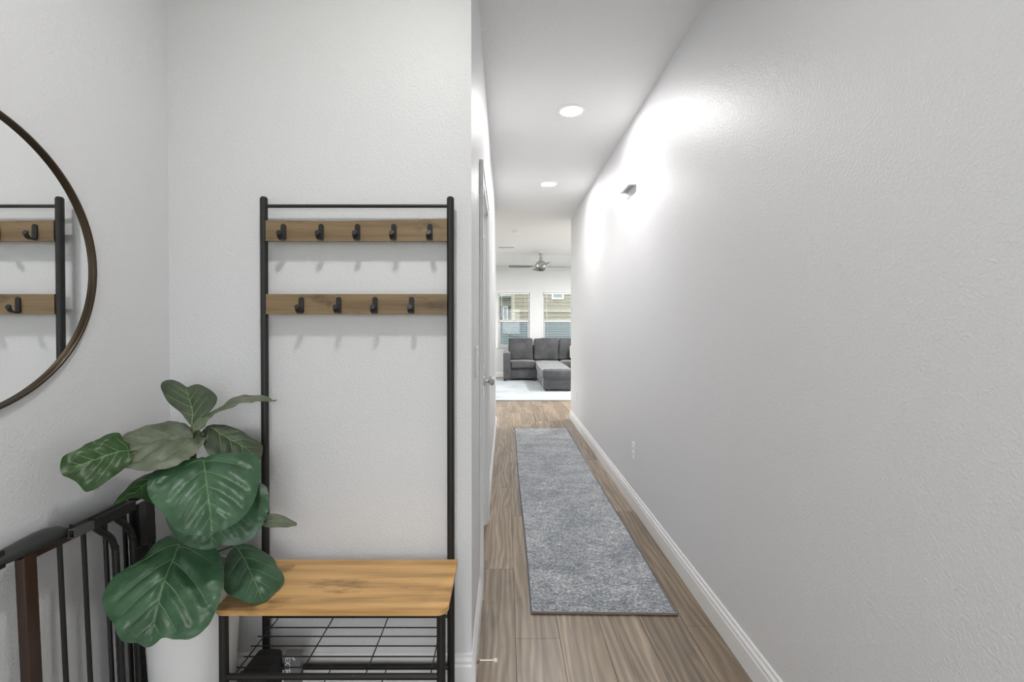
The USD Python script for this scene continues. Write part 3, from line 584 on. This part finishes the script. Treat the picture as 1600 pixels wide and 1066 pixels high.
b = thing('storage_bag', 'small black cloth bag standing on the lower shoe shelf beside the planter', 'bag', (-.775, 1.46, .115))
part(b, 'body', soft_box(-.800, -.722, 1.385, 1.50, .1185, .234, .012, .02, .004, .006, 31), M_bagcloth, True)
part(b, 'flap', soft_box(-.803, -.719, 1.375, 1.40, .165, .238, .008, .02, .002, .004, 32), M_bagcloth, True)
k = thing('retail_packet', 'smoky clear packet with white sideways lettering on the lower shoe shelf', 'packet', (-.685, 1.50, .115))
part(k, 'packet_body', box(-.715, -.662, 1.485, 1.515, .1155, .221, .004), M_film)
tx = meshkit.text_mesh('EXTRA', .0155, .0006, True); tx.apply_transform(trimesh.transformations.rotation_matrix(-math.pi / 2, [0, 0, 1])); v_ = np.array(tx.vertices); v_ -= v_.min(0)
part(k, 'lettering', trimesh.Trimesh(np.stack([v_[:, 0] - .709, 1.4849 - v_[:, 2], v_[:, 1] - v_[:, 1].max() + .213], 1), tx.faces[:, ::-1]), M_ink)
part(k, 'hang_tab', cat_([tube(bez([(-.690, 1.4845, .216), (-.684, 1.4842, .212), (-.677, 1.4845, .204)], 6), .0026, 8)]), M_ink, True)

# potted fiddle leaf fig
PX, PY = -.957, 1.42
pt = thing('potted_fig', 'fiddle leaf fig with big green leaves in a tall white planter', 'potted plant', (PX, PY, 0))
part(pt, 'planter', lathe([(0, .001), (.098, .001), (.102, .006), (.128, .50), (.128, .512), (.124, .516), (.119, .512), (.116, .46), (0, .46)], (PX, PY), 64), M_ceramic, 40)
part(pt, 'soil', lathe([(0, .455), (.116, .461), (.1155, .468), (.05, .478), (0, .48)], (PX, PY), 40), M_soil, True)
stem_pts = bez([(PX, PY, .46), (-.952, 1.425, .62), (-.958, 1.42, .80), (-.950, 1.412, .965)], 8)
part(pt, 'stem', tube(stem_pts, .009, 10), M_stem, True)
LEAVES = [
    ((-0.948,1.400,0.977),(-0.411,0.428,0.805),(-0.910,-0.248,-0.334), 0.142,
     [(0, 0),(32, 13),(58, 22),(99, 51),(138, 67),(169, 75),(188, 70),(194, 56),(190, 42),(176, 24),(158, 11),(142, 0),(145, -14),(139, -34),(119, -54),(88, -76),(64, -84),(44, -77),(24, -52),(9, -25)]),
    ((-0.905,1.344,0.977),(0.684,0.657,0.317),(-0.712,0.696,0.092), 0.24,
     [(0, 15),(15, 48),(43, 69),(83, 105),(121, 143),(158, 161),(192, 144),(223, 112),(235, 54),(242, -5),(218, 6),(186, 31),(158, 68),(136, 73),(106, 51),(80, 74),(47, 35),(18, -18),(2, -19)]),
    ((-0.923,1.417,0.942),(-0.863,-0.505,0.008),(0.466,-0.801,-0.375), 0.25,
     [(-12, 16),(15, -34),(50, -66),(88, -95),(125, -95),(160, -83),(190, -62),(216, -37),(234, -18),(252, -3),(237, 21),(213, 47),(194, 74),(177, 104),(150, 124),(118, 143),(85, 148),(53, 139),(30, 118),(9, 87),(-5, 51)]),
    ((-1.044,1.293,0.933),(-0.365,-0.930,0.030),(0.588,-0.256,-0.767), 0.144,
     [(0, 0),(3, -37),(20, -59),(42, -62),(66, -53),(89, -48),(112, -34),(130, -33),(147, -24),(154, -3),(155, 21),(150, 38),(140, 45),(134, 64),(130, 82),(111, 83),(94, 79),(69, 68),(45, 56),(22, 42)]),
    ((-0.935,1.457,0.963),(0.890,0.008,-0.457),(0.198,0.895,0.401), 0.196,
     [(0, -13),(-3, 11),(24, 25),(61, 36),(103, 41),(140, 44),(161, 46),(180, 21),(193, -8),(183, -33),(157, -57),(122, -80),(89, -92),(53, -79),(22, -49)]),
    ((-0.890,1.364,0.893),(0.511,-0.665,-0.544),(0.815,0.576,0.062), 0.261,
     [(-3, 0),(7, -27),(10, -58),(13, -84),(17, -116),(41, -129),(80, -132),(120, -124),(151, -107),(184, -89),(216, -77),(236, -60),(250, -34),(258, -7),(250, 12),(253, 32),(243, 60),(222, 89),(191, 109),(150, 125),(110, 137),(68, 142),(36, 134),(18, 111),(11, 77),(6, 36)]),
    ((-0.888,1.413,0.812),(0.238,-0.576,-0.782),(0.952,0.299,0.070), 0.2,
     [(0, 0),(0, -59),(30, -105),(75, -117),(117, -105),(157, -79),(181, -52),(195, -22),(201, 5),(194, 28),(200, 53),(202, 80),(195, 113),(169, 138),(135, 153),(98, 159),(57, 153),(38, 138),(21, 98),(4, 44)]),
    ((-0.739,1.407,0.686),(0.637,0.709,-0.302),(-0.523,0.685,0.507), 0.117,
     [(-2, 12),(20, 28),(49, 31),(78, 21),(100, 10),(117, 3),(113, -8),(94, -15),(73, -25),(45, -22),(15, -27),(-7, -22)]),
    ((-0.943,1.344,0.652),(0.246,-0.844,-0.476),(0.957,0.289,-0.018), 0.277,
     [(-7, -2),(-21, -31),(-7, -52),(20, -69),(50, -85),(70, -104),(90, -123),(111, -134),(141, -132),(170, -121),(196, -101),(220, -78),(245, -64),(264, -46),(269, -27),(268, -16),(281, 5),(278, 24),(267, 39),(276, 66),(279, 91),(271, 117),(250, 134),(219, 143),(181, 146),(141, 144),(101, 135),(62, 117),(32, 93),(12, 55)]),
    ((-0.852,1.459,0.589),(0.687,-0.563,-0.460),(0.579,0.806,-0.121), 0.224,
     [(0, 0),(26, -33),(67, -56),(111, -70),(145, -83),(171, -73),(191, -59),(213, -35),(225, -13),(225, 11),(207, 41),(196, 62),(181, 85),(154, 90),(125, 84),(94, 89),(62, 77),(34, 61),(5, 38)]),
    ((-1.046,1.403,0.831),(-0.260,-0.927,-0.270),(0.918,-0.151,-0.367), 0.131,
     [(-7, -9),(11, -20),(30, -31),(56, -32),(87, -21),(114, -13),(138, -2),(120, 8),(100, 16),(90, 34),(90, 65),(84, 87),(44, 66)]),
]
# bulge, droop, wave, material, pleat
LOOKS = [(.010, .02, .004, M_leafolive, .004), (.010, .035, .006, M_leafdust, .004), (.020, .06, .010, M_leafdust, .011), (.012, .04, .016, M_leafdark, .006), (.012, .06, .006, M_leafolive, .004),
         (.022, .05, .006, M_leaf, .006), (.018, .04, .006, M_leaf, .005), (.006, .02, .003, M_leafdust, .002), (.020, .05, .008, M_leaf, .006), (.016, .008, .005, M_leaf, .005), (.010, .03, .004, M_leafdark, .003)]
def chaikin(p, n=2):
    for _ in range(n):
        q = np.roll(p, -1, 0); p = np.stack([.75 * p + .25 * q, .25 * p + .75 * q], 1).reshape(-1, 2)
    return p
def seg_dist(P, line):
    d = np.full(len(P), 9.0)
    for a_, b_ in zip(line[:-1], line[1:]):
        ab = b_ - a_; tt = np.clip(((P - a_) @ ab) / (ab @ ab + 1e-12), 0, 1); d = np.minimum(d, np.linalg.norm(P - a_ - tt[:, None] * ab, axis=1))
    return d
def make_leaf(i, data, look):
    O, U, V, L, out = data; bulge, droop, wave, mm, pleat = look
    O, U, V = map(lambda q: np.array(q, float), (O, U, V)); N = np.cross(U, V)
    if N[2] < 0 and i != 0: pass
    poly = sg.Polygon(chaikin(np.array(out, float) / 1000.0)).buffer(0)
    if poly.geom_type != 'Polygon': poly = max(poly.geoms, key=lambda g_: g_.area)
    mid = []
    for s_ in np.linspace(.0, .97, 16):
        sec = poly.intersection(sg.LineString([(s_ * L, -1), (s_ * L, 1)])); vc = 0.0 if sec.is_empty else sec.bounds[1] * .5 + sec.bounds[3] * .5
        mid.append((s_ * L, vc * (.9 if i == 1 else .25) * min(1, s_ * 4)))
    mid = np.array(mid)
    veins = [mid]
    for s_, ang, rch in ((.03, 62, .80), (.22, 50, .86), (.42, 46, .86), (.62, 42, .84), (.80, 38, .8)):
        for sd in (-1, 1):
            s2 = s_ + (.035 if sd > 0 else 0); p0 = np.array([s2 * L, np.interp(s2 * L, mid[:, 0], mid[:, 1])]); pts = [p0]; an = math.radians(ang)
            for q in range(1, 40):
                an2 = an - math.radians(20) * q / 40; p1 = pts[-1] + .0055 * np.array([math.cos(an2), sd * math.sin(an2)])
                if not poly.contains(sg.Point(p1)): break
                pts.append(p1)
            k_ = max(2, int(len(pts) * rch)); pts = np.array(pts[:k_])
            if len(pts) > 4: veins.append(pts)
    ring_ = np.array(poly.exterior.segmentize(.006).coords)[:-1]
    x0, y0, x1, y1 = poly.bounds; g_ = np.stack(np.meshgrid(np.arange(x0, x1, .0058), np.arange(y0, y1, .0058)), -1).reshape(-1, 2)
    g_[1::2] += [0, .001]
    inner = poly.buffer(-.0035); g_ = g_[[inner.contains(sg.Point(q)) for q in g_]]
    P = np.vstack([ring_, g_]); tri = Delaunay(P).simplices; tri = tri[[poly.contains(sg.Point(c)) for c in P[tri].mean(1)]]
    a_, b_ = P[tri[:, 1]] - P[tri[:, 0]], P[tri[:, 2]] - P[tri[:, 0]]; fl_ = a_[:, 0] * b_[:, 1] - a_[:, 1] * b_[:, 0] < 0; tri[fl_] = tri[fl_][:, ::-1]
    rings = [sg.LinearRing(poly.exterior.coords)]
    def height(Q):
        d = np.array([rings[0].distance(sg.Point(q)) for q in Q]); dv = np.min([seg_dist(Q, l) for l in veins], 0); dm = seg_dist(Q, mid)
        h = bulge * (1 - np.exp(-d / .045)) - pleat * np.exp(-(dv / .010) ** 2) * np.clip(d / .03, .25, 1) - pleat * .9 * np.exp(-(dm / .014) ** 2)
        h = h - droop * np.clip(Q[:, 0] / L, 0, 1.1) ** 2 * .5 + droop * .18
        h = h + wave * 2 * (meshkit.fbm(np.stack([Q[:, 0] * 26, Q[:, 1] * 26, np.full(len(Q), i * 7.0)], 1), 2, i) - .5) * (.25 + np.exp(-d / .03))
        return h
    hz = height(P); W = O + P[:, :1] * U + P[:, 1:] * V + hz[:, None] * N
    nb = len(ring_); m_ = len(P); th = .0007
    und = W - th * N; e_ = np.arange(nb); e2 = np.roll(e_, -1)
    F_ = np.vstack([tri, tri[:, ::-1] + m_, np.stack([e_, e_ + m_, e2 + m_], 1), np.stack([e_, e2 + m_, e2], 1)])
    lf = part(pt, 'leaf', trimesh.Trimesh(np.vstack([W, und]), F_, process=False), mm, True)
    vs = []
    for j, l in enumerate(veins):
        hh = height(l); w3 = O + l[:, :1] * U + l[:, 1:] * V + (hh + .0004)[:, None] * N
        r_ = (.0019 if j == 0 else .0011) * np.linspace(1, .35, len(l)); t3 = np.gradient(w3, axis=0); t3 /= np.linalg.norm(t3, axis=1, keepdims=True); s3 = np.cross(N, t3)
        vv = np.stack([w3 - s3 * r_[:, None], w3 + N * (r_ * .7)[:, None], w3 + s3 * r_[:, None], w3 - N * .0008], 1).reshape(-1, 3); fq = []
        for q in range(len(l) - 1):
            for c in range(4): d2 = (c + 1) % 4; fq += [(q * 4 + c, q * 4 + 4 + c, q * 4 + 4 + d2), (q * 4 + c, q * 4 + 4 + d2, q * 4 + d2)]
        tm = trimesh.Trimesh(vv, fq, process=False); tm.fix_normals(); vs.append(tm)
    part(lf, 'veins', cat_(vs), M_vein, True)
    b3 = O + N * float(height(np.array([[.004, 0.0]]))[0]) + U * .004; k_ = np.argmin(np.linalg.norm(stem_pts - (b3 - [0, 0, .05]), axis=1)); s3 = stem_pts[k_]
    part(pt, 'leaf_stalk', tube(bez([s3, (s3 + b3) / 2 + [0, 0, .012], b3 - U * .004, b3 + U * .006], 6), .0026, 8), M_stalk, True)
for i, (dt, lk) in enumerate(zip(LEAVES, LOOKS)): make_leaf(i, dt, lk)

# folded safety gate leaning on the left wall
def lean(m_):
    return turn(m_, -2.2, [0, 1, 0], [-1.14, 0, .76])
g = thing('safety_gate', 'folded black metal and dark wood safety gate leaning on the left wall', 'baby gate', (-1.13, 1.25, 0))
gp = lambda nm, m_, mt, sm=30: part(g, nm, lean(m_), mt, sm)
gp('top_rail', box(-1.158, -1.128, 1.085, 1.450, .724, .752, .004), M_rail)
hp = []
for y, zc, hh, ww in ((1.030, .756, .030, .030), (1.052, .757, .036, .034), (1.085, .757, .040, .036), (1.12, .758, .046, .040), (1.15, .757, .046, .042), (1.178, .753, .040, .040), (1.194, .749, .026, .032)):
    hp += [(-1.141 + ww / 2 * math.cos(q), y, zc + hh / 2 * math.sin(q)) for q in np.linspace(0, 2 * math.pi, 16, endpoint=False)]
gp('handle', trimesh.Trimesh(np.array(hp)).convex_hull.subdivide(), M_greyplast)
gp('latch', cat_([box(-1.156, -1.128, 1.022, 1.045, .736, .776, .003), box(-1.150, -1.134, 1.012, 1.024, .745, .765, .003)]), M_blackgloss)
gp('wood_post', box(-1.149, -1.126, 1.078, 1.111, .022, .738, .0025), M_postwood)
for y in (1.180, 1.247, 1.314, 1.381): gp('bar', post(-1.140, y, .03, .728, .0058, 12), M_black)
gp('bottom_rail', box(-1.152, -1.128, 1.088, 1.450, .010, .036, .003), M_black)
sq = lambda y0, y1, x, z, w, h_: prism(sg.box(x - w / 2, z - h_ / 2, x + w / 2, z + h_ / 2).difference(sg.box(x - w / 2 + .002, z - h_ / 2 + .002, x + w / 2 - .002, z + h_ / 2 - .002)), 'y', y0, y1)
gp('slide_tube', sq(1.176, 1.36, -1.105, .750, .017, .022), M_gunmetal, False)
gp('slide_sleeve', sq(1.235, 1.37, -1.105, .750, .022, .027), M_black, False)
gp('slide_tube', sq(1.196, 1.36, -1.122, .760, .014, .018), M_gunmetal, False)
for y0, y1 in ((1.240, 1.30), (1.305, 1.362)):
    gp('curved_bar', tube(bez([(-1.103, y0, .745), (-1.103, y0 + .012, .728), (-1.103, y1 - .012, .690), (-1.103, y1, .655), (-1.103, y1 + .003, .60), (-1.103, y1 + .004, .03)], 8), .0085, 12), M_black, True)
    gp('short_bar', tube([(-1.110, y0 + .034, .745), (-1.108, y0 + .038, .69)], .0055, 10), M_black, True)
    for dx in (-.018,): gp('flat_bar', box(-1.103 + dx - .004, -1.103 + dx + .004, y1 + .012, y1 + .026, .03, .66, .002), M_blackgloss)
gp('hinge_panel', cat_([box(-1.150, -1.100, 1.425, 1.452, .03, .765, .006), box(-1.152, -1.098, 1.40, 1.458, .60, .768, .012)]), M_blackgloss)
rod = trimesh.creation.cylinder(.0055, .085, sections=16); rod.apply_transform(trimesh.transformations.rotation_matrix(math.pi / 2, [1, 0, 0])); rod.apply_translation([-1.100, 1.392, .752]); gp('spindle', rod, M_steel)
kn = trimesh.creation.torus(.013, .004, major_sections=24, minor_sections=10); kn.apply_transform(trimesh.transformations.rotation_matrix(math.pi / 2, [1, 0, 0])); kn.apply_translation([-1.100, 1.432, .752]); gp('knob', kn, M_black, True)
